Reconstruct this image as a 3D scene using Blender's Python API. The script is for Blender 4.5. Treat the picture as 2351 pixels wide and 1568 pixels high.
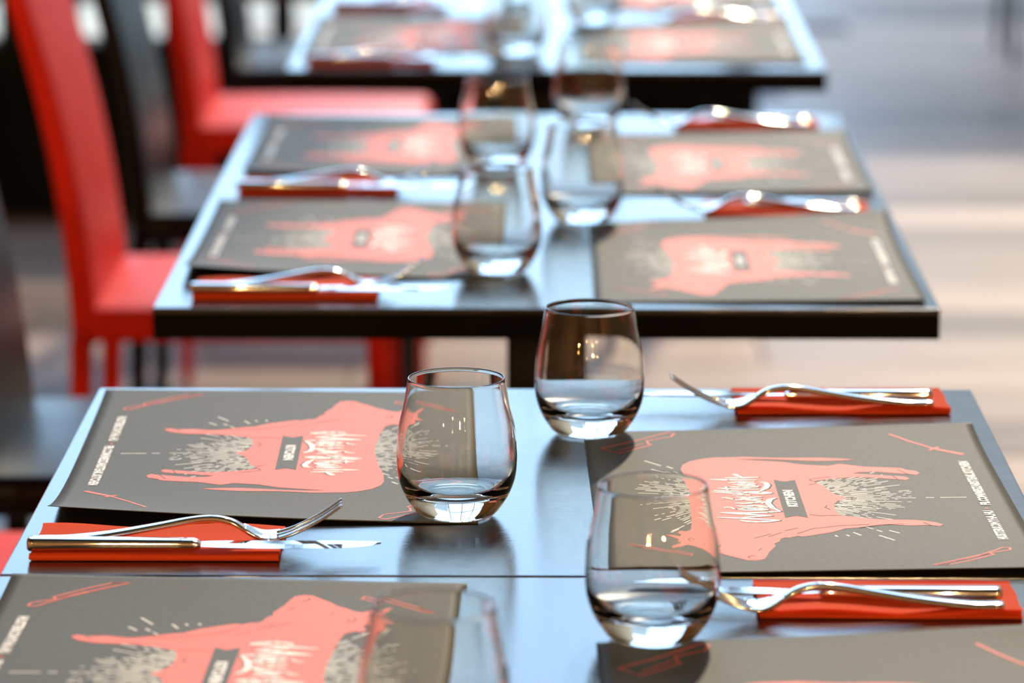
import bpy, bmesh, math, random
from mathutils import Vector, Matrix
from mathutils.geometry import tessellate_polygon

for _o in list(bpy.data.objects):
    bpy.data.objects.remove(_o, do_unlink=True)
S = bpy.context.scene
COL = S.collection
R = math.radians

# ------------------------------------------------------------------ camera
cam_d = bpy.data.cameras.new('camera')
cam = bpy.data.objects.new('camera', cam_d)
COL.objects.link(cam)
cam_d.sensor_width = 36.0
cam_d.lens = 135.0
cam_d.clip_start = 0.05
cam_d.clip_end = 200
PITCH, YAW = 11.658, 0.519
cam.location = (0, 0, 1.41)
cam.rotation_euler = (R(90 - PITCH), 0, R(YAW))
cam_d.dof.use_dof = True
cam_d.dof.focus_distance = 2.68
cam_d.dof.aperture_fstop = 5.6
S.camera = cam

# ------------------------------------------------------------------ sky, sun, exposure
wd = bpy.data.worlds.new('sky')
S.world = wd
wd.use_nodes = True
wt = wd.node_tree
for n in list(wt.nodes):
    wt.nodes.remove(n)
w_out = wt.nodes.new('ShaderNodeOutputWorld')
w_bg = wt.nodes.new('ShaderNodeBackground')
w_tc = wt.nodes.new('ShaderNodeTexCoord')
w_sp = wt.nodes.new('ShaderNodeSeparateXYZ')
w_rp = wt.nodes.new('ShaderNodeValToRGB')
w_rp.color_ramp.elements[0].position = 0.0
w_rp.color_ramp.elements[0].color = (0.52, 0.76, 1.0, 1)
w_rp.color_ramp.elements[1].position = 0.7
w_rp.color_ramp.elements[1].color = (0.36, 0.60, 1.0, 1)
wt.links.new(w_tc.outputs['Generated'], w_sp.inputs[0])
wt.links.new(w_sp.outputs['Z'], w_rp.inputs[0])
wt.links.new(w_rp.outputs[0], w_bg.inputs['Color'])
wt.links.new(w_bg.outputs[0], w_out.inputs[0])
w_bg.inputs['Strength'].default_value = 4.4

sun_d = bpy.data.lights.new('sun', 'SUN')
sun_d.energy = 4.6
sun_d.angle = R(2.0)
sun_d.color = (1.0, 0.86, 0.66)
sun = bpy.data.objects.new('sun', sun_d)
COL.objects.link(sun)
SUN_AZ, SUN_EL = 10.0, 34.0          # azimuth to the right of straight ahead, elevation
_d = Vector((math.sin(R(SUN_AZ)) * math.cos(R(SUN_EL)), math.cos(R(SUN_AZ)) * math.cos(R(SUN_EL)), math.sin(R(SUN_EL))))
sun.rotation_euler = _d.to_track_quat('Z', 'Y').to_euler()
sun.location = _d * 20

S.view_settings.view_transform = 'Standard'
S.view_settings.look = 'None'
S.view_settings.exposure = 0.08
S.view_settings.gamma = 1.0
S.view_settings.use_curve_mapping = False
S.cycles.sample_clamp_indirect = 6.0
S.cycles.max_bounces = 10
S.cycles.transmission_bounces = 10
S.cycles.transparent_max_bounces = 16
S.cycles.use_denoising = True

# ------------------------------------------------------------------ helpers
def new_mat(name, base=(0.5, 0.5, 0.5), rough=0.5, metal=0.0, spec=0.5, **kw):
    m = bpy.data.materials.new(name)
    m.use_nodes = True
    b = m.node_tree.nodes['Principled BSDF']
    b.inputs['Base Color'].default_value = (*base, 1)
    b.inputs['Roughness'].default_value = rough
    b.inputs['Metallic'].default_value = metal
    b.inputs['Specular IOR Level'].default_value = spec
    for k, v in kw.items():
        b.inputs[k].default_value = v
    return m

def nd(m, t):
    return m.node_tree.nodes.new(t)

def ln(m, a, b):
    m.node_tree.links.new(a, b)

def bsdf(m):
    return m.node_tree.nodes['Principled BSDF']

def noise_col(m, scale, c0, c1, stretch=(1, 1, 1), detail=4, coord='Object', lo=0.35, hi=0.65):
    tc = nd(m, 'ShaderNodeTexCoord'); mp = nd(m, 'ShaderNodeMapping'); nz = nd(m, 'ShaderNodeTexNoise'); rp = nd(m, 'ShaderNodeValToRGB')
    mp.inputs['Scale'].default_value = stretch
    nz.inputs['Scale'].default_value = scale
    nz.inputs['Detail'].default_value = detail
    rp.color_ramp.elements[0].position = lo; rp.color_ramp.elements[0].color = (*c0, 1)
    rp.color_ramp.elements[1].position = hi; rp.color_ramp.elements[1].color = (*c1, 1)
    ln(m, tc.outputs[coord], mp.inputs[0]); ln(m, mp.outputs[0], nz.inputs['Vector']); ln(m, nz.outputs['Fac'], rp.inputs[0])
    ln(m, rp.outputs[0], bsdf(m).inputs['Base Color'])
    return nz

def add_bump(m, nz_out, strength, dist):
    bp = nd(m, 'ShaderNodeBump')
    bp.inputs['Strength'].default_value = strength
    bp.inputs['Distance'].default_value = dist
    ln(m, nz_out, bp.inputs['Height']); ln(m, bp.outputs[0], bsdf(m).inputs['Normal'])

def obj(name, me, mat=None, parent=None, smooth=False):
    """link a bmesh or mesh as one mesh object"""
    if isinstance(me, bmesh.types.BMesh):
        m = bpy.data.meshes.new(name)
        me.normal_update()
        me.to_mesh(m); me.free()
        me = m
    if mat is not None and len(me.materials) == 0:
        me.materials.append(mat)
    if smooth:
        me.shade_smooth()
        me.polygons.foreach_set('use_smooth', [True] * len(me.polygons))
    o = bpy.data.objects.new(name, me)
    COL.objects.link(o)
    if parent is not None:
        o.parent = parent
    return o

def tag(o, label, cat, group=None):
    o['label'] = label; o['category'] = cat
    if group:
        o['group'] = group
    return o

def struct(o, label=None):
    o['kind'] = 'structure'
    if label:
        o['label'] = label
    return o

def thing(name, loc=(0, 0, 0), rz=0.0):
    o = bpy.data.objects.new(name, None)
    o.empty_display_size = 0.05
    COL.objects.link(o)
    o.location = loc; o.rotation_euler = (0, 0, rz)
    return o

def copy_tree(o, parent=None):
    c = o.copy()
    COL.objects.link(c)
    if parent is not None:
        c.parent = parent
    for ch in list(o.children):
        copy_tree(ch, c)
    return c

def bx(bm, x0, x1, y0, y1, z0, z1, bevel=0.0, seg=2):
    r = bmesh.ops.create_cube(bm, size=1.0)
    vs = r['verts']
    for v in vs:
        v.co = Vector(((x0 + x1) / 2 + v.co.x * (x1 - x0), (y0 + y1) / 2 + v.co.y * (y1 - y0), (z0 + z1) / 2 + v.co.z * (z1 - z0)))
    if bevel > 0:
        es = {e for v in vs for e in v.link_edges}
        bmesh.ops.bevel(bm, geom=list(es), offset=bevel, segments=seg, profile=0.5, affect='EDGES')

def box(name, dims, mat, parent=None, bevel=0.0, seg=2):
    bm = bmesh.new()
    bx(bm, *dims, bevel=bevel, seg=seg)
    return obj(name, bm, mat, parent, smooth=False)

def lathe(bm, prof, n=48):
    rings = []
    for (r, z) in prof:
        if r < 1e-6:
            rings.append([bm.verts.new((0, 0, z))])
        else:
            rings.append([bm.verts.new((r * math.cos(2 * math.pi * i / n), r * math.sin(2 * math.pi * i / n), z)) for i in range(n)])
    for a, b in zip(rings, rings[1:]):
        for i in range(n):
            j = (i + 1) % n
            if len(a) == 1 and len(b) == 1:
                continue
            if len(a) == 1:
                bm.faces.new((a[0], b[j], b[i]))
            elif len(b) == 1:
                bm.faces.new((a[i], a[j], b[0]))
            else:
                bm.faces.new((a[i], a[j], b[j], b[i]))

def catmull(pts, n=8):
    out = []
    P = [pts[0]] + list(pts) + [pts[-1]]
    for i in range(1, len(P) - 2):
        p0, p1, p2, p3 = P[i - 1], P[i], P[i + 1], P[i + 2]
        for k in range(n):
            t = k / n
            out.append(tuple(0.5 * (2 * b + (c - a) * t + (2 * a - 5 * b + 4 * c - d) * t * t + (3 * b - a - 3 * c + d) * t ** 3) for a, b, c, d in zip(p0, p1, p2, p3)))
    out.append(tuple(pts[-1]))
    return out

def sweep(bm, stations, nseg=12, power=2.6):
    """stations: (x, y, z, half_width_y, half_height) -> superellipse tube along x"""
    rings = []
    for i, (x, y, z, hw, hh) in enumerate(stations):
        a = stations[max(0, i - 1)]; b = stations[min(len(stations) - 1, i + 1)]
        tx, tz = b[0] - a[0], b[2] - a[2]
        L = math.hypot(tx, tz) or 1
        nx, nz = -tz / L, tx / L
        ring = []
        for k in range(nseg):
            t = 2 * math.pi * k / nseg
            c, s = math.cos(t), math.sin(t)
            cy = math.copysign(abs(c) ** (2 / power), c) * hw
            ch = math.copysign(abs(s) ** (2 / power), s) * hh
            ring.append(bm.verts.new((x + nx * ch, y + cy, z + nz * ch)))
        rings.append(ring)
    for a, b in zip(rings, rings[1:]):
        for k in range(nseg):
            j = (k + 1) % nseg
            bm.faces.new((a[k], b[k], b[j], a[j]))
    bm.faces.new(rings[0])
    bm.faces.new(list(reversed(rings[-1])))

# ------------------------------------------------------------------ materials
M_TOP = new_mat('dark_laminate', (0.018, 0.017, 0.017), 0.2, spec=0.75)
_nz = noise_col(M_TOP, 60, (0.010, 0.009, 0.009), (0.035, 0.032, 0.030), stretch=(0.35, 14, 14), detail=5)
_rr = nd(M_TOP, 'ShaderNodeMapRange')
_rr.inputs['To Min'].default_value = 0.09; _rr.inputs['To Max'].default_value = 0.19
ln(M_TOP, _nz.outputs['Fac'], _rr.inputs['Value']); ln(M_TOP, _rr.outputs[0], bsdf(M_TOP).inputs['Roughness'])
add_bump(M_TOP, _nz.outputs['Fac'], 0.16, 0.0006)
M_EDGE = new_mat('black_edge_band', (0.002, 0.002, 0.002), 0.5, spec=0.05)
M_STEELBLK = new_mat('black_powder_coat', (0.006, 0.006, 0.006), 0.55, spec=0.2)

M_PAPER = new_mat('kraft_charcoal_paper', (0.085, 0.078, 0.062), 0.60, spec=0.085)
_nz = noise_col(M_PAPER, 500, (0.050, 0.045, 0.029), (0.073, 0.066, 0.043), stretch=(1, 1, 1), detail=6)
add_bump(M_PAPER, _nz.outputs['Fac'], 0.25, 0.0003)
M_RED = new_mat('coral_print_ink', (0.78, 0.105, 0.075), 0.62, spec=0.22)
_nz = noise_col(M_RED, 420, (0.78, 0.085, 0.036), (0.86, 0.105, 0.045), detail=4)
M_WHITE = new_mat('cream_print_ink', (0.86, 0.82, 0.72), 0.6, spec=0.3)
_nz = noise_col(M_WHITE, 300, (0.90, 0.87, 0.79), (0.96, 0.94, 0.88))
M_CREAM = new_mat('thin_cream_ink', (0.70, 0.66, 0.57), 0.6, spec=0.2)
_nz = noise_col(M_CREAM, 300, (0.76, 0.72, 0.62), (0.86, 0.82, 0.72))
M_GREYINK = new_mat('charcoal_print', (0.060, 0.060, 0.052), 0.7, spec=0.2)
_nz = noise_col(M_GREYINK, 400, (0.052, 0.052, 0.046), (0.070, 0.069, 0.060))

M_NAP = new_mat('orange_red_tissue', (0.80, 0.075, 0.022), 0.85, spec=0.2)
_nz = noise_col(M_NAP, 900, (0.86, 0.11, 0.022), (0.93, 0.135, 0.03), detail=5)
add_bump(M_NAP, _nz.outputs['Fac'], 0.35, 0.0004)
_tr = nd(M_NAP, 'ShaderNodeBsdfTranslucent'); _tr.inputs[0].default_value = (0.95, 0.13, 0.03, 1)
_mx = nd(M_NAP, 'ShaderNodeMixShader'); _mx.inputs[0].default_value = 0.5
_out = M_NAP.node_tree.nodes['Material Output']
ln(M_NAP, bsdf(M_NAP).outputs[0], _mx.inputs[1]); ln(M_NAP, _tr.outputs[0], _mx.inputs[2]); ln(M_NAP, _mx.outputs[0], _out.inputs[0])

M_STEEL = new_mat('polished_steel', (0.82, 0.80, 0.77), 0.07, metal=1.0)
_nz = noise_col(M_STEEL, 150, (0.78, 0.76, 0.73), (0.85, 0.83, 0.80), stretch=(1, 6, 6))
M_GLASS = new_mat('clear_glass', (0.98, 0.973, 0.935), 0.0)
bsdf(M_GLASS).inputs['Transmission Weight'].default_value = 1.0
bsdf(M_GLASS).inputs['IOR'].default_value = 1.5

def leather(name, c, rough, spec=0.5):
    m = new_mat(name, c, rough, spec=spec)
    nz = noise_col(m, 90, tuple(x * 0.85 for x in c), tuple(min(1, x * 1.12) for x in c), detail=4)
    add_bump(m, nz.outputs['Fac'], 0.12, 0.0015)
    return m
M_RLEATH = leather('red_leather', (0.84, 0.026, 0.010), 0.5, 0.1)
M_BLEATH = leather('black_leather', (0.005, 0.005, 0.006), 0.38, 0.15)

M_WOOD = new_mat('brown_wood_plank', (0.2, 0.12, 0.07), 0.3, spec=0.05)
_nz = noise_col(M_WOOD, 9, (0.19, 0.115, 0.075), (0.36, 0.235, 0.165), stretch=(0.5, 9, 9), detail=5)
_oi = nd(M_WOOD, 'ShaderNodeObjectInfo')
_hs = nd(M_WOOD, 'ShaderNodeHueSaturation')
_mr = nd(M_WOOD, 'ShaderNodeMapRange'); _mr.inputs['To Min'].default_value = 0.55; _mr.inputs['To Max'].default_value = 1.5
_rp = [n for n in M_WOOD.node_tree.nodes if n.type == 'VALTORGB'][0]
ln(M_WOOD, _oi.outputs['Random'], _mr.inputs['Value']); ln(M_WOOD, _mr.outputs[0], _hs.inputs['Value'])
ln(M_WOOD, _rp.outputs[0], _hs.inputs['Color']); ln(M_WOOD, _hs.outputs[0], bsdf(M_WOOD).inputs['Base Color'])
_mr2 = nd(M_WOOD, 'ShaderNodeMapRange'); _mr2.inputs['To Min'].default_value = 0.28; _mr2.inputs['To Max'].default_value = 0.5
ln(M_WOOD, _oi.outputs['Random'], _mr2.inputs['Value']); ln(M_WOOD, _mr2.outputs[0], bsdf(M_WOOD).inputs['Roughness'])
M_SUB = new_mat('dark_subfloor', (0.10, 0.065, 0.04), 0.5)
_nz = noise_col(M_SUB, 7, (0.07, 0.045, 0.028), (0.14, 0.09, 0.055), stretch=(0.5, 9, 9))
M_WALL = new_mat('brown_plaster', (0.16, 0.10, 0.06), 0.8)
_nz = noise_col(M_WALL, 4, (0.36, 0.22, 0.10), (0.46, 0.29, 0.14))
M_CEIL = new_mat('charcoal_ceiling', (0.04, 0.038, 0.036), 0.85)
_nz = noise_col(M_CEIL, 5, (0.032, 0.030, 0.028), (0.05, 0.047, 0.044))
M_BLKWALL = new_mat('black_painted_board', (0.008, 0.010, 0.008), 0.8, spec=0.1)
_nz = noise_col(M_BLKWALL, 8, (0.006, 0.008, 0.006), (0.012, 0.013, 0.011))
M_MESH = new_mat('beige_woven_mesh', (0.52, 0.46, 0.33), 0.8)
_tc = nd(M_MESH, 'ShaderNodeTexCoord'); _ck = nd(M_MESH, 'ShaderNodeTexChecker'); _ck.inputs['Scale'].default_value = 260
_ck.inputs['Color1'].default_value = (0.60, 0.53, 0.39, 1); _ck.inputs['Color2'].default_value = (0.36, 0.31, 0.22, 1)
ln(M_MESH, _tc.outputs['Object'], _ck.inputs['Vector']); ln(M_MESH, _ck.outputs[0], bsdf(M_MESH).inputs['Base Color'])
M_BEIGE = new_mat('beige_render', (0.55, 0.46, 0.32), 0.85)
_nz = noise_col(M_BEIGE, 3, (0.48, 0.40, 0.27), (0.60, 0.51, 0.36))
M_STONE = new_mat('pale_paving', (0.42, 0.38, 0.31), 0.75)
_nz = noise_col(M_STONE, 2, (0.36, 0.33, 0.27), (0.47, 0.43, 0.36))
M_BLOCKER = new_mat('grey_sky_blocker', (0.30, 0.29, 0.27), 0.85)
_nz = noise_col(M_BLOCKER, 2, (0.26, 0.25, 0.23), (0.34, 0.33, 0.31))
M_FRAME = new_mat('dark_grey_frame', (0.03, 0.035, 0.04), 0.4)
M_PANE = bpy.data.materials.new('window_pane'); M_PANE.use_nodes = True
_t = M_PANE.node_tree
for n in list(_t.nodes):
    _t.nodes.remove(n)
_o = _t.nodes.new('ShaderNodeOutputMaterial'); _g = _t.nodes.new('ShaderNodeBsdfGlossy'); _tp = _t.nodes.new('ShaderNodeBsdfTransparent')
_m = _t.nodes.new('ShaderNodeMixShader')
_g.inputs['Roughness'].default_value = 0.0; _tp.inputs[0].default_value = (0.96, 0.98, 0.98, 1)
_m.inputs[0].default_value = 0.04; _t.links.new(_tp.outputs[0], _m.inputs[1]); _t.links.new(_g.outputs[0], _m.inputs[2]); _t.links.new(_m.outputs[0], _o.inputs[0])
M_BULB = bpy.data.materials.new('warm_filament_glow'); M_BULB.use_nodes = True
bsdf(M_BULB).inputs['Emission Color'].default_value = (1.0, 0.50, 0.14, 1)
bsdf(M_BULB).inputs['Emission Strength'].default_value = 140.0
M_BRASS = new_mat('aged_brass', (0.45, 0.30, 0.13), 0.35, metal=1.0)

# ------------------------------------------------------------------ the setting
TZ = 0.75
floor = struct(box('floor', (-4.2, 3.2, -5.5, 12.6, -0.20, -0.012), M_SUB), 'brown wood plank floor')
rng = random.Random(4)
PW = 0.235
plank_cache = {}
def plank_mesh(L):
    k = round(L, 2)
    if k not in plank_cache:
        bm = bmesh.new()
        bx(bm, -L / 2, L / 2, -PW / 2 + 0.0015, PW / 2 - 0.0015, -0.012, 0.0, bevel=0.0015, seg=1)
        m = bpy.data.meshes.new('plank'); bm.to_mesh(m); bm.free(); m.materials.append(M_WOOD)
        plank_cache[k] = m
    return plank_cache[k]
LS = [1.4, 1.8, 2.2]
y = 2.18
row = 0
while y < 12.55:
    x = -3.4 - rng.random() * 1.2
    xmax = 3.6
    while x < xmax:
        L = rng.choice(LS)
        if not (y > 8.2 and x + L / 2 < 0.1):
            p = bpy.data.objects.new('plank', plank_mesh(L - 0.003))
            COL.objects.link(p); p.parent = floor
            p.location = (x + L / 2, y + PW / 2, rng.uniform(-0.0006, 0.0006))
            p.rotation_euler = (rng.uniform(-0.006, 0.006), 0, 0)
        x += L
    y += PW
    row += 1

HH = 7.0      # tall veranda: the room behind the camera is lower
wl = struct(box('wall_left', (-4.35, -4.2, -5.5, 8.45, -0.2, HH), M_WALL), 'ochre plaster wall')
wb = struct(box('wall_back', (-4.35, 3.2, -5.65, -5.5, -0.2, 3.2), M_WALL), 'ochre plaster wall')
wr = struct(box('wall_right', (3.2, 3.35, -5.65, 12.85, -0.2, HH), M_WALL), 'ochre plaster wall')
ce = struct(box('ceiling', (-4.35, 3.35, -5.65, 1.2, 3.2, 3.35), M_CEIL), 'charcoal ceiling')
bk = struct(box('wall_bulkhead', (-4.35, 3.35, 1.05, 1.2, 3.35, HH), M_WALL), 'ochre plaster bulkhead')
ve = struct(box('ceiling_veranda', (-4.35, 3.35, 1.05, 8.45, HH, HH + 0.15), M_CEIL), 'charcoal veranda ceiling')
wf = struct(box('wall_pier', (-4.2, -2.63, 8.2, 8.45, 0.53, HH), M_WALL), 'ochre plaster pier')
# low black parapet with a row of small square mesh openings, at the far end on the left
par = struct(box('wall_front', (-4.2, 0.455, 8.17, 8.32, 0.0, 0.372), M_BLKWALL), 'low black parapet wall')
pr1 = box('parapet_rail', (-4.2, 0.455, 8.165, 8.325, 0.462, 0.52), M_FRAME, par, bevel=0.004)
k = 0
xx = -4.2
while xx < 0.44:
    box('parapet_post', (xx, xx + 0.040, 8.17, 8.32, 0.372, 0.462), M_BLKWALL, par)
    xx += 0.1165
xx = -4.2 + 0.040
sq = None
while xx < 0.40:
    if sq is None:
        sq = bpy.data.meshes.new('mesh_panel'); bm = bmesh.new()
        
        for q in range(9):
            bx(bm, 0.0085 * q + 0.0037, 0.0085 * q + 0.0049, -0.0006, 0.0006, 0, 0.09)
            bx(bm, 0, 0.0765, 0.0007, 0.0019, 0.0098 * q + 0.005, 0.0098 * q + 0.0062)
        bm.to_mesh(sq); bm.free(); sq.materials.append(M_MESH)
    o = bpy.data.objects.new('mesh_panel', sq); COL.objects.link(o); o.parent = par; o.location = (xx, 8.245, 0.372); o['kind'] = 'stuff'
    xx += 0.1165
# glazed screen above the parapet
win = thing('window_1', (0, 0, 0)); struct(win, 'tall glazed veranda front with dark mullions')
for i, x in enumerate([-2.6, -1.6, -0.6, 0.42]):
    box('mullion', (x - 0.03, x + 0.03, 8.21, 8.28, 0.52, HH), M_FRAME, win, bevel=0.003)
for (a, b) in ((-2.6, -1.6), (-1.6, -0.6), (-0.6, 0.42)):
    box('transom', (a + 0.03, b - 0.03, 8.215, 8.275, 3.2, 3.27), M_FRAME, win, bevel=0.003)
    box('pane', (a + 0.03, b - 0.03, 8.243, 8.247, 0.52, 3.2), M_PANE, win)
    box('pane', (a + 0.03, b - 0.03, 8.243, 8.247, 3.27, HH), M_PANE, win)
# far right: pale paving, low beige garden wall beyond the floor
gp = struct(box('ground', (-40, 40, 12.6, 90, -0.5, -0.004), M_BEIGE), 'beige paving outside')
gq = struct(box('ground_terrace', (-6.0, 0.45, 8.33, 12.6, -0.15, -0.004), M_BEIGE), 'beige paving behind the parapet')
gq['label'] = 'beige paving behind the parapet'

ob = struct(box('wall_sky_blocker', (2.15, 16.0, 22.0, 30.0, -0.2, 9.0), M_BLOCKER), 'added unseen grey block that darkens the sky reflections at right')  # unseen building mass, added to block low sky from the right-hand reflections

# ------------------------------------------------------------------ tables
def make_table(length):
    t = thing('restaurant_table')
    W2, L2 = 0.35, length / 2
    bm = bmesh.new(); bx(bm, -W2, W2, -L2 + 0.0006, L2 - 0.0006, TZ - 0.006, TZ, bevel=0.0016, seg=3)
    obj('tabletop', bm, M_TOP, t)
    bm = bmesh.new(); bx(bm, -W2 + 0.0004, W2 - 0.0004, -L2 + 0.001, L2 - 0.001, TZ - 0.028, TZ - 0.0062, bevel=0.0008, seg=1)
    e = obj('edge_band', bm, M_EDGE, t); e['label'] = 'black table edge'
    box('column', (-0.0375, 0.0375, -0.0375, 0.0375, 0.03, TZ - 0.04), M_STEELBLK, t, bevel=0.006)
    box('top_plate', (-0.2, 0.2, -0.12, 0.12, TZ - 0.040, TZ - 0.0282), M_STEELBLK, t, bevel=0.002)
    bm = bmesh.new()
    bx(bm, -0.165, 0.165, -0.22, 0.22, 0.001, 0.014, bevel=0.006, seg=2)
    obj('foot_plate', bm, M_STEELBLK, t)
    box('foot_collar', (-0.06, 0.06, -0.06, 0.06, 0.012, 0.032), M_STEELBLK, t, bevel=0.006)
    return t
TABLES = [   # x, y centre, length, label
    (-0.009, 2.147, 0.576, 'dark restaurant table nearest the camera, cut off by the bottom of the picture'),
    (-0.009, 2.725, 0.576, 'dark restaurant table in focus, far half of the front row'),
    (0.000, 3.644, 0.600, 'dark table with a black front edge, near half of the second row'),
    (0.000, 4.244, 0.600, 'dark table, far half of the second row, behind the front red chair'),
    (0.013, 5.235, 0.600, 'blurred dark table with black front edge, near half of the third row'),
    (0.013, 5.835, 0.600, 'blurred dark table at the top edge of the picture'),
]
protos = {}
for (x, y, L, lab) in TABLES:
    if L not in protos:
        t = protos[L] = make_table(L)
    else:
        t = copy_tree(protos[L])
    t.location = (x, y, 0)
    tag(t, lab, 'table', 'restaurant tables set in rows')

# ------------------------------------------------------------------ chairs
def make_chair(m):
    t = thing('dining_chair')
    # seat: soft slab
    bm = bmesh.new(); bx(bm, -0.205, 0.205, -0.205, 0.205, 0.401, 0.447, bevel=0.018, seg=4)
    bmesh.ops.subdivide_edges(bm, edges=bm.edges[:], cuts=2, use_grid_fill=True)
    for v in bm.verts:
        if v.co.z > 0.43:
            v.co.z += 0.010 * max(0, 1 - (v.co.x / 0.205) ** 2) * max(0, 1 - (v.co.y / 0.205) ** 2)
    obj('seat', bm, m, t, smooth=True)
    # curved, fully covered backrest
    def bxo(z):
        d = max(0.0, z - 0.42)
        return -0.195 - 0.05 * d - 0.31 * d * d
    N = 20
    bm = bmesh.new()
    rings = []
    for i in range(N + 1):
        z = 0.400 + (1.0 - 0.400) * i / N
        c = bxo(z)
        hw = 0.205 - 0.012 * max(0, (z - 0.5) / 0.5)
        th = 0.019 - 0.004 * i / N
        if i == N:
            th *= 0.5; hw -= 0.008
        ring = []
        for k in range(20):
            a = 2 * math.pi * k / 20
            cx = math.copysign(abs(math.cos(a)) ** 0.45, math.cos(a)) * th
            cy = math.copysign(abs(math.sin(a)) ** 0.22, math.sin(a)) * hw
            ring.append(bm.verts.new((c + cx - 0.0, cy, z)))
        rings.append(ring)
    for a, b in zip(rings, rings[1:]):
        for k in range(20):
            j = (k + 1) % 20
            bm.faces.new((a[k], a[j], b[j], b[k]))
    bm.faces.new(list(reversed(rings[0]))); bm.faces.new(rings[-1])
    obj('backrest', bm, m, t, smooth=True)
    # legs, tapered and leather covered
    for sx in (-1, 1):
        for sy in (-1, 1):
            bm = bmesh.new()
            bx(bm, -0.014, 0.014, -0.018, 0.018, 0.0, 0.406, bevel=0.004, seg=2)
            for v in bm.verts:
                f = 1 - v.co.z / 0.406
                v.co.x *= 1 - 0.30 * f; v.co.y *= 1 - 0.30 * f
                v.co.x += (-0.199 - 0.012 * f) if sx < 0 else (0.186 + 0.006 * f)
                v.co.y += sy * 0.180 + sy * 0.004 * f
            obj('leg', bm, m, t)
    return t
red0 = make_chair(M_RLEATH)
blk0 = make_chair(M_BLEATH)
CHAIRS = [
    (red0, -0.405, 3.53, 0.0, 'red leather chair whose seat just shows at the left edge beside the front napkin'),
    (blk0, -0.412, 4.15, 0.0, 'black leather chair at the left edge beside the far end of the front table'),
    (red0, -0.405, 5.07, 0.0, 'red leather high back chair at left, the larger of the two full ones'),
    (blk0, -0.405, 5.80, 0.0, 'black leather chair between the two red chairs'),
    (red0, -0.410, 6.67, 0.0, 'smaller red leather chair further back, its long seat behind the second row'),
    (blk0, -0.405, 7.43, 0.0, 'blurred black leather chair beside the third row, furthest back on the left'),
    (blk0, 1.50, 10.9, 3.1416, 'dark chair far off in the top right corner'),
]
used = set()
for (p, x, y, rz, lab) in CHAIRS:
    if id(p) in used:
        c = copy_tree(p)
    else:
        c = p; used.add(id(p))
    c.location = (x, y, 0); c.rotation_euler = (0, 0, rz)
    tag(c, lab, 'chair', 'leather dining chairs')

# ------------------------------------------------------------------ placemat with print
UL, VL = 420.0, 297.0
DU = 11.0            # shift of the traced print towards the centre of the sheet
def make_lift(A, B, seed):
    r = random.Random(seed)
    ph = [r.uniform(0, 6.28) for _ in range(3)]
    def f(u, v):
        a = min(1, max(0, u / UL)); b = min(1, max(0, 1 - v / VL))
        z = A * a ** 7 * b ** 1.6 + 0.8 * a ** 9 * b ** 0.5 + B * (1 - a) ** 8 * (0.15 + 0.85 * b)
        z += 0.45 * b * (1 + math.sin(u / 62 + ph[0])) * (0.4 + 0.6 * b) * 0.6
        return z
    return f
class Print:
    """flat ink shapes in sheet millimetres, laid on the curved sheet"""
    def __init__(self, lift, h):
        self.bm = bmesh.new(); self.lift = lift; self.h = h
    def poly(self, pts):
        vs = [self.bm.verts.new((u, v, 0)) for u, v in pts]
        for tri in tessellate_polygon([[Vector((u, v, 0)) for u, v in pts]]):
            try:
                self.bm.faces.new([vs[i] for i in tri])
            except ValueError:
                pass
    def stroke(self, pts, w, taper=False):
        n = len(pts)
        for i in range(n - 1):
            (x0, y0), (x1, y1) = pts[i], pts[i + 1]
            L = math.hypot(x1 - x0, y1 - y0)
            if L < 1e-4:
                continue
            nx, ny = -(y1 - y0) / L * w / 2, (x1 - x0) / L * w / 2
            ta = 0.35 if (taper and i == 0) else 1.0
            tb = 0.35 if (taper and i == n - 2) else 1.0
            q = [(x0 + nx * ta, y0 + ny * ta), (x0 - nx * ta, y0 - ny * ta), (x1 - nx * tb, y1 - ny * tb), (x1 + nx * tb, y1 + ny * tb)]
            self.bm.faces.new([self.bm.verts.new((a, b, 0)) for a, b in q])
            if i > 0:
                self.bm.faces.new([self.bm.verts.new((x0 + w / 2 * math.cos(k * math.pi / 3), y0 + w / 2 * math.sin(k * math.pi / 3), 0)) for k in range(6)])
    def add_mesh(self, verts, faces):
        vs = [self.bm.verts.new((a, b, 0)) for a, b in verts]
        for f in faces:
            try:
                self.bm.faces.new([vs[i] for i in f])
            except ValueError:
                pass
    def finish(self, name, mat, parent, label=None):
        bm = self.bm
        us = [v.co.x for v in bm.verts]; vs_ = [v.co.y for v in bm.verts]
        for k in range(int(min(us) // 14) + 1, int(max(us) // 14) + 1):
            bmesh.ops.bisect_plane(bm, geom=bm.verts[:] + bm.edges[:] + bm.faces[:], plane_co=(k * 14, 0, 0), plane_no=(1, 0, 0))
        for k in range(int(min(vs_) // 27) + 1, int(max(vs_) // 27) + 1):
            bmesh.ops.bisect_plane(bm, geom=bm.verts[:] + bm.edges[:] + bm.faces[:], plane_co=(0, k * 27, 0), plane_no=(0, 1, 0))
        for v in bm.verts:
            z = self.lift(v.co.x, v.co.y) + self.h
            v.co = Vector((v.co.x / 1000, v.co.y / 1000, z / 1000))
        for f in bm.faces:
            if f.normal.z < 0:
                f.normal_flip()
        bm.normal_update()
        for f in list(bm.faces):
            if f.normal.z < 0:
                f.normal_flip()
        o = obj(name, bm, mat, parent)
        if label:
            o['label'] = label
        if name != 'bull_print':
            o['kind'] = 'stuff'
        return o

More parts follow.
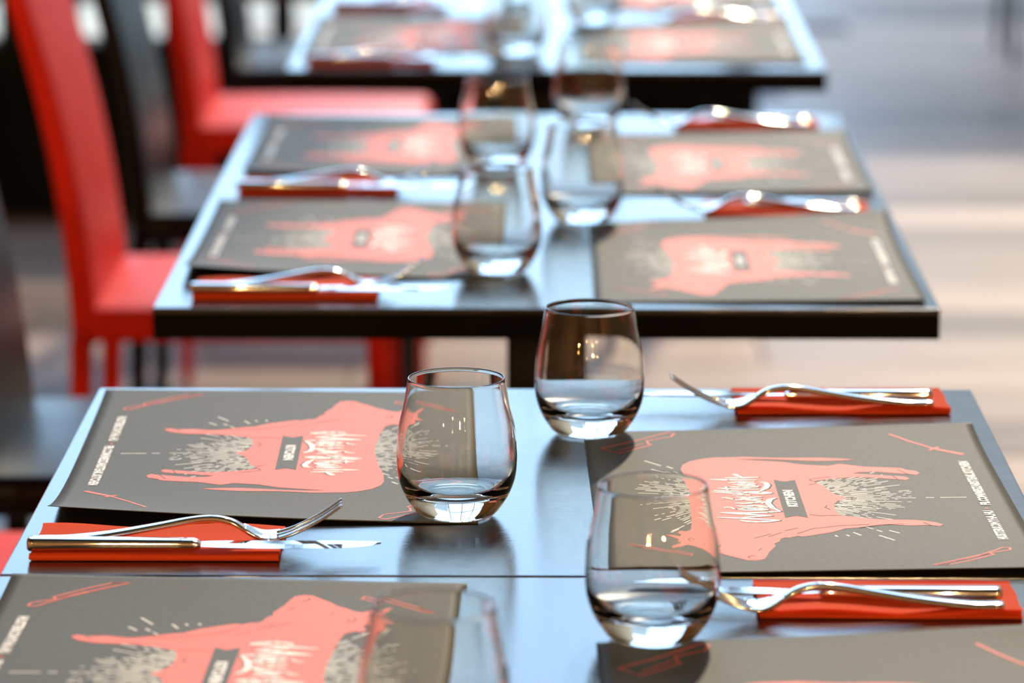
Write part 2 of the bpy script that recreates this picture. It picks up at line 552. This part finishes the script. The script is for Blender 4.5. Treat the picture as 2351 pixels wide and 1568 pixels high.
_font_cache = {}
def text_mesh(txt, bold=0.0):
    if (txt, bold) in _font_cache:
        return _font_cache[(txt, bold)]
    c = bpy.data.curves.new('t', 'FONT'); c.body = txt; c.size = 1.0; c.fill_mode = 'FRONT'; c.offset = bold; c.resolution_u = 3
    c.space_character = 1.08
    o = bpy.data.objects.new('t', c); COL.objects.link(o)
    dg = bpy.context.evaluated_depsgraph_get()
    me = bpy.data.meshes.new_from_object(o.evaluated_get(dg))
    vs = [(v.co.x, v.co.y) for v in me.vertices]; fs = [tuple(p.vertices) for p in me.polygons]
    bpy.data.objects.remove(o, do_unlink=True); bpy.data.curves.remove(c); bpy.data.meshes.remove(me)
    x0 = min(a for a, _ in vs); x1 = max(a for a, _ in vs); y0 = min(b for _, b in vs); y1 = max(b for _, b in vs)
    vs = [((a - x0) / (x1 - x0), (b - y0) / (y1 - y0)) for a, b in vs]
    _font_cache[(txt, bold)] = (vs, fs)
    return vs, fs

COW = [(108, 226), (124, 223.5), (141, 222), (175, 219.5), (202, 220), (239, 224), (265, 228), (287, 229), (299, 227), (310, 221), (317.7, 211),
       (321, 203), (322.7, 179), (320, 165), (318.6, 153), (318.5, 127.5), (316, 112), (311.7, 98.5), (309, 114), (308.5, 128), (311.5, 145), (314.5, 160), (315.8, 171.6), (315.4, 188),
       (306.5, 154), (297.4, 139), (293, 121), (299, 111.6), (290, 95), (286, 72), (284, 67), (280, 65), (276, 58), (269, 56), (264, 59), (266.5, 63), (267.5, 67),
       (274.4, 88), (273.4, 100), (269.4, 105), (265.4, 90), (263, 82), (261.5, 75), (259, 68), (253, 65), (249, 68), (251.7, 75), (256, 89), (258.9, 102.7),
       (256, 114.7), (251, 127.7), (246, 135.7), (231, 129), (212.6, 125.4), (201.7, 120.4), (198, 115.7), (189.3, 123), (178.8, 127), (163, 127.7),
       (147.4, 125.5), (140.6, 112), (135.6, 99.4), (133, 74), (130, 67), (126, 61), (120, 57), (115.5, 60), (118, 65), (118.6, 69.6), (117.5, 79), (120.6, 94), (117, 105),
       (112, 117), (110, 125.4), (99.8, 135.7), (91, 150.5), (88, 157), (90, 160), (85, 166), (86, 169), (81.8, 172.4), (74, 174), (68, 178), (63, 177), (56.3, 179.3),
       (46, 183), (36, 185), (26, 187.8), (22.4, 193.4), (23.6, 199.5), (30, 204.7), (38, 212), (46, 217), (51, 222.6), (57, 228), (60, 233.5),
       (55, 238), (49, 246.5), (56, 245.5), (64, 240), (67, 237.5), (71, 240.5), (77, 239), (82, 241), (87, 245), (92, 249.5), (90, 242), (87, 237.5), (92, 236), (98, 239), (104, 236), (102, 231.5)]

# brush lettering, traced as pen strokes (sheet millimetres are computed from these raw strokes)
BR = [[(800, 1330), (900, 1355), (1050, 1368), (1250, 1374), (1500, 1362), (1745, 1342)], [(1760, 1338), (1000, 1300), (240, 1268)], [(870, 1278), (1200, 1252), (1600, 1238)],
      [(1600, 1238), (900, 1200), (350, 1165)], [(350, 1160), (1000, 1178), (1500, 1158), (1830, 1140)], [(1820, 1140), (1650, 1060), (1568, 950), (1630, 872), (1790, 830)],
      [(800, 1090), (1000, 1108), (1400, 1108), (1485, 1095), (1300, 1070), (1000, 1060), (860, 1075)], [(465, 1050), (560, 1040), (640, 1055), (735, 1086)], [(455, 830), (560, 824), (650, 840), (735, 866)],
      [(770, 1012), (1000, 1022), (1230, 1005), (1350, 1012), (1490, 1042), (1300, 1045)], [(770, 950), (1000, 955), (1200, 940), (1450, 928)], [(760, 880), (1000, 862), (1300, 890), (1450, 925), (1420, 960)],
      [(810, 805), (1100, 818), (1460, 803)], [(900, 838), (1200, 850), (1430, 862)], [(740, 762), (1000, 752), (1180, 764)],
      [(1150, 715), (1450, 734), (1670, 715), (1450, 692), (1150, 690), (1010, 712), (800, 716), (250, 686)], [(1450, 668), (1600, 600), (1672, 520), (1620, 472), (1510, 455)],
      [(300, 655), (600, 668), (1020, 672)], [(410, 600), (700, 612), (1430, 628)], [(620, 560), (640, 645)],
      [(720, 560), (1000, 580), (1250, 578), (1390, 560), (1250, 535), (900, 540)], [(700, 466), (900, 458), (1150, 470), (1390, 492)], [(800, 510), (1100, 505), (1360, 520)], [(900, 440), (1360, 445)],
      [(250, 388), (700, 398), (1420, 402)], [(640, 345), (1000, 352), (1490, 340)], [(1080, 335), (980, 305), (900, 268), (850, 272)]]
def brush(s):
    """raw trace frame -> sheet millimetres"""
    out = []
    for x, y in s:
        t = (x - 240) / 1580.0
        v = 212.5 - 45.5 * t + (1370 - y) / 1370 * -3.0
        u = 131.5 + (1370 - y) * (262 - 131.5) / (1370 - 330) - 2.0
        out.append((u, v))
    return out

def make_placemat(A, B, seed):
    lift = make_lift(A, B, seed)
    t = thing('paper_placemat')
    nu, nv = 84, 36
    bm = bmesh.new()
    g = []
    for i in range(nu + 1):
        rw = []
        for j in range(nv + 1):
            u, v = UL * i / nu, VL * j / nv
            rw.append(bm.verts.new((u / 1000, v / 1000, lift(u, v) / 1000)))
        g.append(rw)
    for i in range(nu):
        for j in range(nv):
            bm.faces.new((g[i][j], g[i + 1][j], g[i + 1][j + 1], g[i][j + 1]))
    sh = obj('paper_sheet', bm, M_PAPER, t, smooth=True)
    sd = sh.modifiers.new('thickness', 'SOLIDIFY'); sd.thickness = 0.0003; sd.offset = -1.0
    sf = lambda pts: [(u + DU, v) for u, v in pts]
    # bull silhouette
    P = Print(lift, 0.16); P.poly(sf(COW)); P.finish('bull_print', M_RED, t, 'coral red bull silhouette printed on the sheet')
    # radiating dashes
    P = Print(lift, 0.10)
    r = random.Random(11)
    cx, cy = 195 + DU, 172
    def dash(a, r0, r1, w):
        ca, sa = math.cos(a), math.sin(a)
        P.stroke([(cx + ca * r0, cy + sa * r0), (cx + ca * r1, cy + sa * r1)], w)
    for base, n, rin, rmax in ((-90, 46, 46, 106), (90, 42, 44, 100)):
        for i in range(n):
            d = -54 + 108 * (i + 0.5) / n
            a = R(base + d + r.uniform(-0.5, 0.5))
            far = rmax * (1 - 0.0035 * abs(d)) * r.uniform(0.72, 1.05) / max(0.72, math.cos(R(d)) ** 0.7)
            q = rin + r.uniform(0, 8)
            while q < far:
                L = r.choice([3, 6, 12, 20, 26]) * r.uniform(0.8, 1.2)
                dash(a, q, min(q + L, far), 1.25)
                q += L + r.uniform(3, 7)
    for a0, r0, r1 in ((-89, 112, 118), (-89, 122, 141), (-147, 124, 141), (-143, 112, 118), (-140, 118, 128), (-152, 108, 118), (-156, 112, 116), (-160, 110, 114), (34, 112, 120), (35, 124, 144), (41, 104, 120), (48, 100, 118), (143, 108, 120), (150, 112, 124)):
        dash(R(a0), r0, r1, 1.5)
    P.finish('ray_print', M_CREAM, t, 'cream dashes radiating from the bull')
    # banner + dark detail lines
    P = Print(lift, 0.26)
    P.poly(sf([(251.5, 163.8), (246, 156.2), (251, 148.4), (140.5, 148.6), (146, 156.4), (140.5, 164.4)]))
    for s in ([(72, 229), (77, 231), (82, 229), (80, 226), (75, 226)], [(29, 197), (33, 198), (36, 195), (33, 193)], [(147, 126), (146, 140), (150, 147)], [(246, 136), (252, 138), (256, 132), (260, 122)],
              [(96, 160), (110, 148), (118, 128), (121, 108)], [(104, 168), (112, 158)], [(88, 180), (100, 170)], [(84, 190), (96, 178)], [(163, 131), (170, 134), (176, 132)], [(240, 133), (236, 140)],
              [(118, 66), (126, 70)], [(266, 65), (281, 71)], [(252, 74), (263, 77)], [(50, 190), (56, 187)], [(60, 216), (66, 214)], [(112, 116), (120, 100), (122, 84)]):
        P.stroke(sf(s), 0.9)
    for s in BR:   # drop shadow of the lettering
        P.stroke([(u + DU - 0.6, v - 1.5) for u, v in brush(s)], 3.8, taper=True)
    P.finish('dark_print', M_GREYINK, t, 'charcoal banner and outlines')
    # white lettering
    P = Print(lift, 0.36)
    for s in BR:
        P.stroke([(u + DU, v) for u, v in brush(s)], 4.2, taper=True)
    P.finish('brush_lettering', M_WHITE, t, 'cream brush lettering reading Meszar Steak')
    P = Print(lift, 0.36)
    def put(txt, u0, u1, v0, v1, bold=0.045):
        vs, fs = text_mesh(txt, bold)
        P.add_mesh([(u0 + a * (u1 - u0) + DU, v0 + b * (v1 - v0)) for a, b in vs], fs)
    put('KITCHEN', 172, 220, 152.6, 160.2)
    put('HUSTERKONYHA.HU', 77, 157.5, 17.6, 25.0)
    put('FB.COM/MESZARSTEAK.KITCHEN', 174, 303, 16.6, 24.0)
    P.finish('small_lettering', M_WHITE, t, 'cream capital lettering')
    # corner tools in red outline
    P = Print(lift, 0.16)
    P.poly(sf([(165 + 1.6 * math.cos(k), 21 + 1.6 * math.sin(k)) for k in (0, 1.05, 2.1, 3.14, 4.2, 5.24)]))
    def outline(pts, w=1.5):
        P.stroke(sf(list(pts) + [pts[0], pts[1]]), w)
    outline([(353, 285), (337, 272), (363, 247), (366, 249), (376, 250), (388, 231), (398, 228), (402, 233), (392, 243), (381.7, 253), (368, 268)])        # cleaver
    outline([(368, 252), (358, 261), (345, 272)], 1.2)
    outline([(3, 78), (4, 67), (14, 54), (34, 33.5), (38, 36), (47, 21), (53, 20), (54.5, 25), (44, 33), (35, 41), (18, 60)])                                # kitchen knife
    outline([(9, 68), (22, 53), (36, 37)], 1.0)
    P.stroke(sf([(385, 66), (364, 53), (342, 37)]), 2.2); P.stroke(sf([(342, 37), (324, 17)]), 4.0); P.stroke(sf([(338, 41), (346, 33)]), 2.6)                 # sharpening steel
    outline([(62, 279), (50, 268), (28, 239), (24, 233), (29, 231), (44, 252), (60, 272)])                                                                  # boning knife
    P.finish('tool_print', M_RED, t, 'red outlines of butcher tools in the corners')
    return t

matA = make_placemat(12.0, 3.0, 1)
matB = make_placemat(6.0, 5.0, 5)
# side, near y, outer x edge, label
MATS = [
    ('L', 2.568, -0.351, matA, 1.0, 'placemat in focus under the left stemless glass, its front corner curling up'),
    ('L', 2.000, -0.348, matB, -1.2, 'placemat at the bottom left corner of the picture'),
    ('R', 2.442, 0.334, matB, 1.2, 'placemat on the right of the front row with its lettering in view'),
    ('R', 1.863, 0.334, matA, 0.8, 'placemat at the bottom right, mostly cut off by the picture edge'),
    ('L', 3.480, -0.337, matA, 0.0, 'placemat on the left of the second row, nearer one, front edge lifted'),
    ('L', 4.073, -0.328, matB, 0.0, 'placemat on the left of the second row, farther one'),
    ('R', 3.368, 0.340, matA, 0.0, 'sunlit placemat on the right of the second row, nearer one'),
    ('R', 3.955, 0.343, matB, 0.0, 'sunlit placemat on the right of the second row, farther one'),
    ('L', 5.058, -0.326, matB, 0.0, 'blurred placemat on the left of the third row'),
    ('R', 5.000, 0.342, matA, 0.0, 'blurred placemat on the right of the third row'),
    ('R', 5.590, 0.342, matA, 0.0, 'blurred placemat at the top edge of the picture, right side'),
]
used = set()
for side, yn, xe, proto, rz, lab in MATS:
    m = copy_tree(proto) if id(proto) in used else proto
    used.add(id(proto))
    if side == 'R':      # u runs away from the camera, v towards the table centre (-x)
        m.location = (xe, yn, TZ + 0.0005); m.rotation_euler = (0, 0, R(90 + rz))
    else:
        m.location = (xe, yn + 0.420, TZ + 0.0005); m.rotation_euler = (0, 0, R(-90 + rz))
    tag(m, 'charcoal paper ' + lab, 'placemat', 'printed paper placemats')

# ------------------------------------------------------------------ napkins and cutlery
def make_napkin(seed):
    r = random.Random(seed)
    LX, LY = 0.166, 0.080
    bm = bmesh.new()
    nx, ny = 34, 18
    layers = 4
    for k in range(layers):
        ph = [r.uniform(0, 6.28) for _ in range(4)]
        base = 0.0003 + k * 0.00085
        inset = r.uniform(0, 0.0022)
        g = []
        for i in range(nx + 1):
            rw = []
            for j in range(ny + 1):
                a, b = i / nx, j / ny
                yy = 0.0012 + b * (LY - inset - 0.0012)
                x = a * LX + (0.0006 * math.sin(b * 9 + ph[0]) if i in (0, nx) else 0)
                puff = 0.0006 * (k + 1) / layers * (1 - b) ** 0.5
                wave = (k + 0.4) * 0.00022 * (1 + math.sin(a * 9 + ph[1] * 0.25)) * (b ** 2) * 2.0
                rw.append(((x, yy, base + puff + wave)))
            g.append(rw)
        th = 0.0007
        top = [[bm.verts.new((p[0], p[1], p[2] + th)) for p in rw] for rw in g]
        bot = [[bm.verts.new(p) for p in rw] for rw in g]
        for i in range(nx):
            for j in range(ny):
                bm.faces.new((top[i][j], top[i + 1][j], top[i + 1][j + 1], top[i][j + 1]))
                bm.faces.new((bot[i][j], bot[i][j + 1], bot[i + 1][j + 1], bot[i + 1][j]))
            bm.faces.new((top[i][ny], top[i + 1][ny], bot[i + 1][ny], bot[i][ny]))
            bm.faces.new((top[i][0], bot[i][0], bot[i + 1][0], top[i + 1][0]))
        for j in range(ny):
            bm.faces.new((top[0][j], top[0][j + 1], bot[0][j + 1], bot[0][j]))
            bm.faces.new((top[nx][j], bot[nx][j], bot[nx][j + 1], top[nx][j + 1]))
    # rounded front folds, one wrapping each pair of layers
    for (z0, z1) in ((0.0003, 0.0046),):
        rings = []
        for i in range(nx + 1):
            a = i / nx
            zt = z1 + 0.0003 * math.sin(a * 7)
            ring = []
            for q in range(9):
                t = -math.pi / 2 + math.pi * q / 8
                ring.append(bm.verts.new((a * LX, 0.004 - 0.0040 * math.cos(t), (z0 + zt) / 2 + (zt - z0) / 2 * math.sin(t))))
            rings.append(ring)
        for A_, B_ in zip(rings, rings[1:]):
            for q in range(8):
                bm.faces.new((A_[q], B_[q], B_[q + 1], A_[q + 1]))
        bm.faces.new(list(reversed(rings[0]))); bm.faces.new(rings[-1])
    me = bpy.data.meshes.new('paper_napkin')
    bm.normal_update(); bm.to_mesh(me); bm.free()
    me.materials.append(M_NAP)
    me.polygons.foreach_set('use_smooth', [True] * len(me.polygons))
    try:
        me.set_sharp_from_angle(angle=R(40))
    except Exception:
        pass
    return me

def make_knife():
    t = thing('table_knife')
    st = [(0.000, 0, 0.0048, 0.0052, 0.0034), (0.0012, 0, 0.0048, 0.0066, 0.0045), (0.004, 0, 0.0048, 0.0071, 0.0048), (0.05, 0, 0.0047, 0.0066, 0.0044), (0.10, 0, 0.0046, 0.0058, 0.0040),
          (0.111, 0, 0.0045, 0.0057, 0.0039), (0.1135, 0, 0.0044, 0.0053, 0.0030), (0.116, 0, 0.0043, 0.0048, 0.0014)]
    bm = bmesh.new(); sweep(bm, st, 20, 3.2)
    obj('handle', bm, M_STEEL, t, smooth=True)
    # blade: flat, belly on one side, spine on the other
    bm = bmesh.new()
    up, lo = [], []
    prof = [(0.114, -0.0046, 0.0046), (0.122, -0.0058, 0.0060), (0.135, -0.0078, 0.0068), (0.16, -0.0098, 0.0072), (0.19, -0.0102, 0.0072), (0.21, -0.0088, 0.0068), (0.226, -0.0045, 0.0058), (0.236, 0.0030, 0.0046)]
    for x, a, b in catmull(prof, 5):
        z = 0.0042 + 0.0004 * (x - 0.114) / 0.12
        th = 0.0011 - 0.0003 * (x - 0.114) / 0.12
        mid = (a + b) / 2
        up.append([bm.verts.new((x, a, z + 0.0001)), bm.verts.new((x, mid, z + th)), bm.verts.new((x, b, z + th))])
        lo.append([bm.verts.new((x, a, z - 0.0001)), bm.verts.new((x, mid, z - th * 0.6)), bm.verts.new((x, b, z - th * 0.6))])
    n = len(up)
    for i in range(n - 1):
        for k in range(2):
            bm.faces.new((up[i][k], up[i + 1][k], up[i + 1][k + 1], up[i][k + 1]))
            bm.faces.new((lo[i][k], lo[i][k + 1], lo[i + 1][k + 1], lo[i + 1][k]))
        bm.faces.new((up[i][0], lo[i][0], lo[i + 1][0], up[i + 1][0]))
        bm.faces.new((up[i][2], up[i + 1][2], lo[i + 1][2], lo[i][2]))
    for i, s in ((0, 1), (n - 1, -1)):
        lp = [up[i][0], up[i][1], up[i][2], lo[i][2], lo[i][1], lo[i][0]]
        bm.faces.new(lp if s > 0 else list(reversed(lp)))
    bl = obj('blade', bm, M_STEEL, t)
    return t

def make_fork():
    t = thing('table_fork')
    # x, z, half width, half thickness
    ctl = [(0.000, 0.0030, 0.0060, 0.0016), (0.003, 0.0030, 0.0082, 0.0024), (0.020, 0.0032, 0.0078, 0.0024), (0.050, 0.0062, 0.0060, 0.0024), (0.080, 0.0110, 0.0045, 0.0024), (0.103, 0.0150, 0.0036, 0.0025),
           (0.118, 0.0160, 0.0034, 0.0025), (0.130, 0.0138, 0.0040, 0.0023), (0.139, 0.0090, 0.0062, 0.0018), (0.147, 0.0045, 0.0096, 0.0014), (0.154, 0.0022, 0.0116, 0.0012), (0.163, 0.0026, 0.0121, 0.0011)]
    st = [(x, 0.0, z, w, h) for x, z, w, h in catmull(ctl, 5)]
    bm = bmesh.new(); sweep(bm, st[:41], 16, 2.8)
    obj('handle', bm, M_STEEL, t, smooth=True)
    # dished head
    bm = bmesh.new()
    rows = []
    for (x, _y, z, w, h) in st[40:]:
        rw = []
        for k in range(9):
            a = -1 + 2 * k / 8
            rw.append((x, a * w, z + 0.0016 * a * a * min(1, max(0, (x - 0.135) / 0.02)), h))
        rows.append(rw)
    top = [[bm.verts.new((p[0], p[1], p[2] + p[3])) for p in rw] for rw in rows]
    bot = [[bm.verts.new((p[0], p[1], p[2] - p[3])) for p in rw] for rw in rows]
    n = len(rows)
    for i in range(n - 1):
        for k in range(8):
            bm.faces.new((top[i][k], top[i + 1][k], top[i + 1][k + 1], top[i][k + 1]))
            bm.faces.new((bot[i][k], bot[i][k + 1], bot[i + 1][k + 1], bot[i + 1][k]))
        bm.faces.new((top[i][0], bot[i][0], bot[i + 1][0], top[i + 1][0]))
        bm.faces.new((top[i][8], top[i + 1][8], bot[i + 1][8], bot[i][8]))
    for i, s in ((0, 1), (n - 1, -1)):
        lp = top[i] + list(reversed(bot[i]))
        bm.faces.new(lp if s > 0 else list(reversed(lp)))
    obj('head', bm, M_STEEL, t, smooth=True)
    # four tines
    tc = catmull([(0.161, 0.0028), (0.172, 0.0062), (0.184, 0.0118), (0.195, 0.0183), (0.205, 0.0255)], 4)
    for k in range(4):
        off = (-1.5 + k) * 0.0059
        bm = bmesh.new()
        stt = []
        for i, (x, z) in enumerate(tc):
            f = i / (len(tc) - 1)
            stt.append((x, off * (1 + 0.05 * f), z + 0.0016 * (off / 0.0121) ** 2, 0.0021 - 0.0009 * f, 0.0012 - 0.0004 * f))
        sweep(bm, stt, 8, 2.6)
        obj('tine', bm, M_STEEL, t, smooth=True)
    return t
nap_meshes = [make_napkin(3), make_napkin(8)]
knife0, fork0 = make_knife(), make_fork()
SETS = [  # side, napkin x (outer edge), near y, rotation, where
    ('L', -0.344, 2.470, 0.0, 'at the left of the front table, in sharp focus'),
    ('R', 0.314, 2.918, 0.6, 'at the far right of the front table'),
    ('R', 0.301, 2.332, -0.5, 'at the right behind the nearest glass'),
    ('L', -0.318, 3.378, 0.0, 'at the near left corner of the second row'),
    ('L', -0.322, 3.950, 0.0, 'between the two left placemats of the second row'),
    ('R', 0.327, 3.818, 0.0, 'between the two right placemats of the second row'),
    ('R', 0.316, 4.409, 0.0, 'at the far right end of the second row'),
    ('L', -0.313, 4.978, 0.0, 'at the near left corner of the third row'),
    ('L', -0.313, 5.585, 0.0, 'at the top edge, left of the third row'),
    ('R', 0.336, 5.440, 0.0, 'at the top edge, right of the third row'),
]
first = True
for i, (side, xe, yn, rz, where) in enumerate(SETS):
    nk = bpy.data.objects.new('paper_napkin', nap_meshes[i % 2]); COL.objects.link(nk)
    kn = knife0 if first else copy_tree(knife0)
    fk = fork0 if first else copy_tree(fork0)
    first = False
    zn = TZ + 0.0004
    if side == 'L':
        o = Vector((xe, yn, 0)); s = 1; base = R(rz)
        kp, fp, fa, ka = (-0.002, 0.0115), (0.002, 0.029), R(3.5), 0.0
    else:
        o = Vector((xe, yn + 0.080, 0)); s = -1; base = R(180 + rz)
        kp, fp, fa, ka = (0.011, 0.051), (0.012, 0.069), R(3.0), R(-1.5)
    nk.location = (o.x, o.y, zn); nk.rotation_euler = (0, 0, base)
    kn.location = (o.x + s * kp[0], o.y + s * kp[1], TZ + 0.0048); kn.rotation_euler = (0, 0, base + ka)
    fk.location = (o.x + s * fp[0], o.y + s * fp[1], TZ + 0.0046); fk.rotation_euler = (0, 0, base + fa)
    tag(nk, 'folded orange red paper napkin ' + where, 'napkin', 'folded paper napkins')
    tag(kn, 'polished steel knife on the napkin ' + where, 'knife', 'steel table knives')
    tag(fk, 'polished steel fork on the napkin ' + where, 'fork', 'steel table forks')

# ------------------------------------------------------------------ glasses
def make_glass():
    out_c = [(0.0246, 0.0), (0.0278, 0.0022), (0.0302, 0.0049), (0.0356, 0.0131), (0.0392, 0.0213), (0.0413, 0.0295), (0.0420, 0.0400), (0.0418, 0.0459), (0.0405, 0.0623), (0.0368, 0.0787), (0.0338, 0.0965)]
    outer = catmull(out_c, 5)
    inner_c = [(0.0326, 0.0965), (0.0355, 0.0787), (0.0391, 0.0623), (0.0403, 0.0459), (0.0403, 0.0400), (0.0392, 0.0310), (0.0362, 0.0238), (0.0310, 0.0187), (0.0240, 0.0163), (0.0120, 0.0156), (0.0, 0.0155)]
    inner = catmull(inner_c, 5)
    rim = [(0.0332 + 0.0006 * math.cos(a), 0.0965 + 0.0009 * math.sin(a)) for a in (0.4, 0.9, 1.57, 2.2, 2.75)]
    under = [(0.0, 0.0016), (0.010, 0.0015), (0.0185, 0.0011), (0.0215, 0.0005), (0.0232, 0.0)]
    bm = bmesh.new()
    lathe(bm, under + outer + rim + inner, 72)
    bmesh.ops.recalc_face_normals(bm, faces=bm.faces[:])
    me = bpy.data.meshes.new('stemless_glass'); bm.to_mesh(me); bm.free()
    me.materials.append(M_GLASS)
    me.polygons.foreach_set('use_smooth', [True] * len(me.polygons))
    return me
gm = make_glass()
GLASSES = [
    (-0.062, 2.598, 'in sharp focus standing on the left placemat of the front row'),
    (0.033, 2.852, 'at the far corner of the front right placemat'),
    (0.066, 2.289, 'nearest on the right, in front of the fork tines'),
    (-0.061, 2.014, 'at the bottom edge, only its blurred upper half showing'),
    (-0.046, 3.520, 'at the near left of the second row'),
    (0.036, 3.795, 'at the middle right of the second row'),
    (-0.054, 4.135, 'at the far left of the second row'),
    (0.049, 4.440, 'at the far end of the second row, rim against the dark gap'),
    (-0.040, 5.090, 'at the near left of the third row, strongly blurred'),
    (0.066, 5.440, 'at the right of the third row by the top edge, strongly blurred'),
    (-0.045, 5.700, 'cut off by the top edge, behind the third row near left glass'),
]
for (x, y, where) in GLASSES:
    g = bpy.data.objects.new('stemless_glass', gm); COL.objects.link(g)
    g.location = (x, y, TZ + 0.0012)
    g.rotation_euler = (0, 0, x * 17)
    tag(g, 'clear stemless glass ' + where, 'glass', 'empty stemless glasses')

# ------------------------------------------------------------------ warm pendant lamps behind the camera (they glint in the glasses)
def make_lamp():
    t = thing('pendant_lamp')
    bm = bmesh.new(); lathe(bm, [(0.0, 0.0), (0.022, 0.008), (0.034, 0.032), (0.03, 0.06), (0.016, 0.085), (0.0, 0.09)], 20)
    obj('bulb', bm, M_BULB, t, smooth=True)
    ld = bpy.data.lights.new('lamp_light', 'POINT'); ld.energy = 125; ld.color = (1.0, 0.62, 0.28); ld.shadow_soft_size = 0.03
    lo = bpy.data.objects.new('lamp_light', ld); COL.objects.link(lo); lo.parent = t; lo.location = (0, 0, -0.05)
    bm = bmesh.new(); lathe(bm, [(0.0, 0.078), (0.022, 0.08), (0.022, 0.13), (0.008, 0.15), (0.0, 0.15)], 20)
    obj('lamp_holder', bm, M_BRASS, t, smooth=True)
    box('cord', (-0.003, 0.003, -0.003, 0.003, 0.145, 3.2 - 1.95), M_STEELBLK, t)
    return t
l0 = make_lamp()
for i, (x, y, lab) in enumerate([(0.55, -1.6, 'warm pendant lamp behind the camera, right'), (1.5, -2.2, 'warm pendant lamp behind the camera, far right'), (-0.7, -2.6, 'warm pendant lamp behind the camera, left'), (-1.9, -1.2, 'warm pendant lamp behind the camera, far left')]):
    l = l0 if i == 0 else copy_tree(l0)
    l.location = (x, y, 1.95)
    tag(l, lab, 'lamp', 'warm pendant lamps')
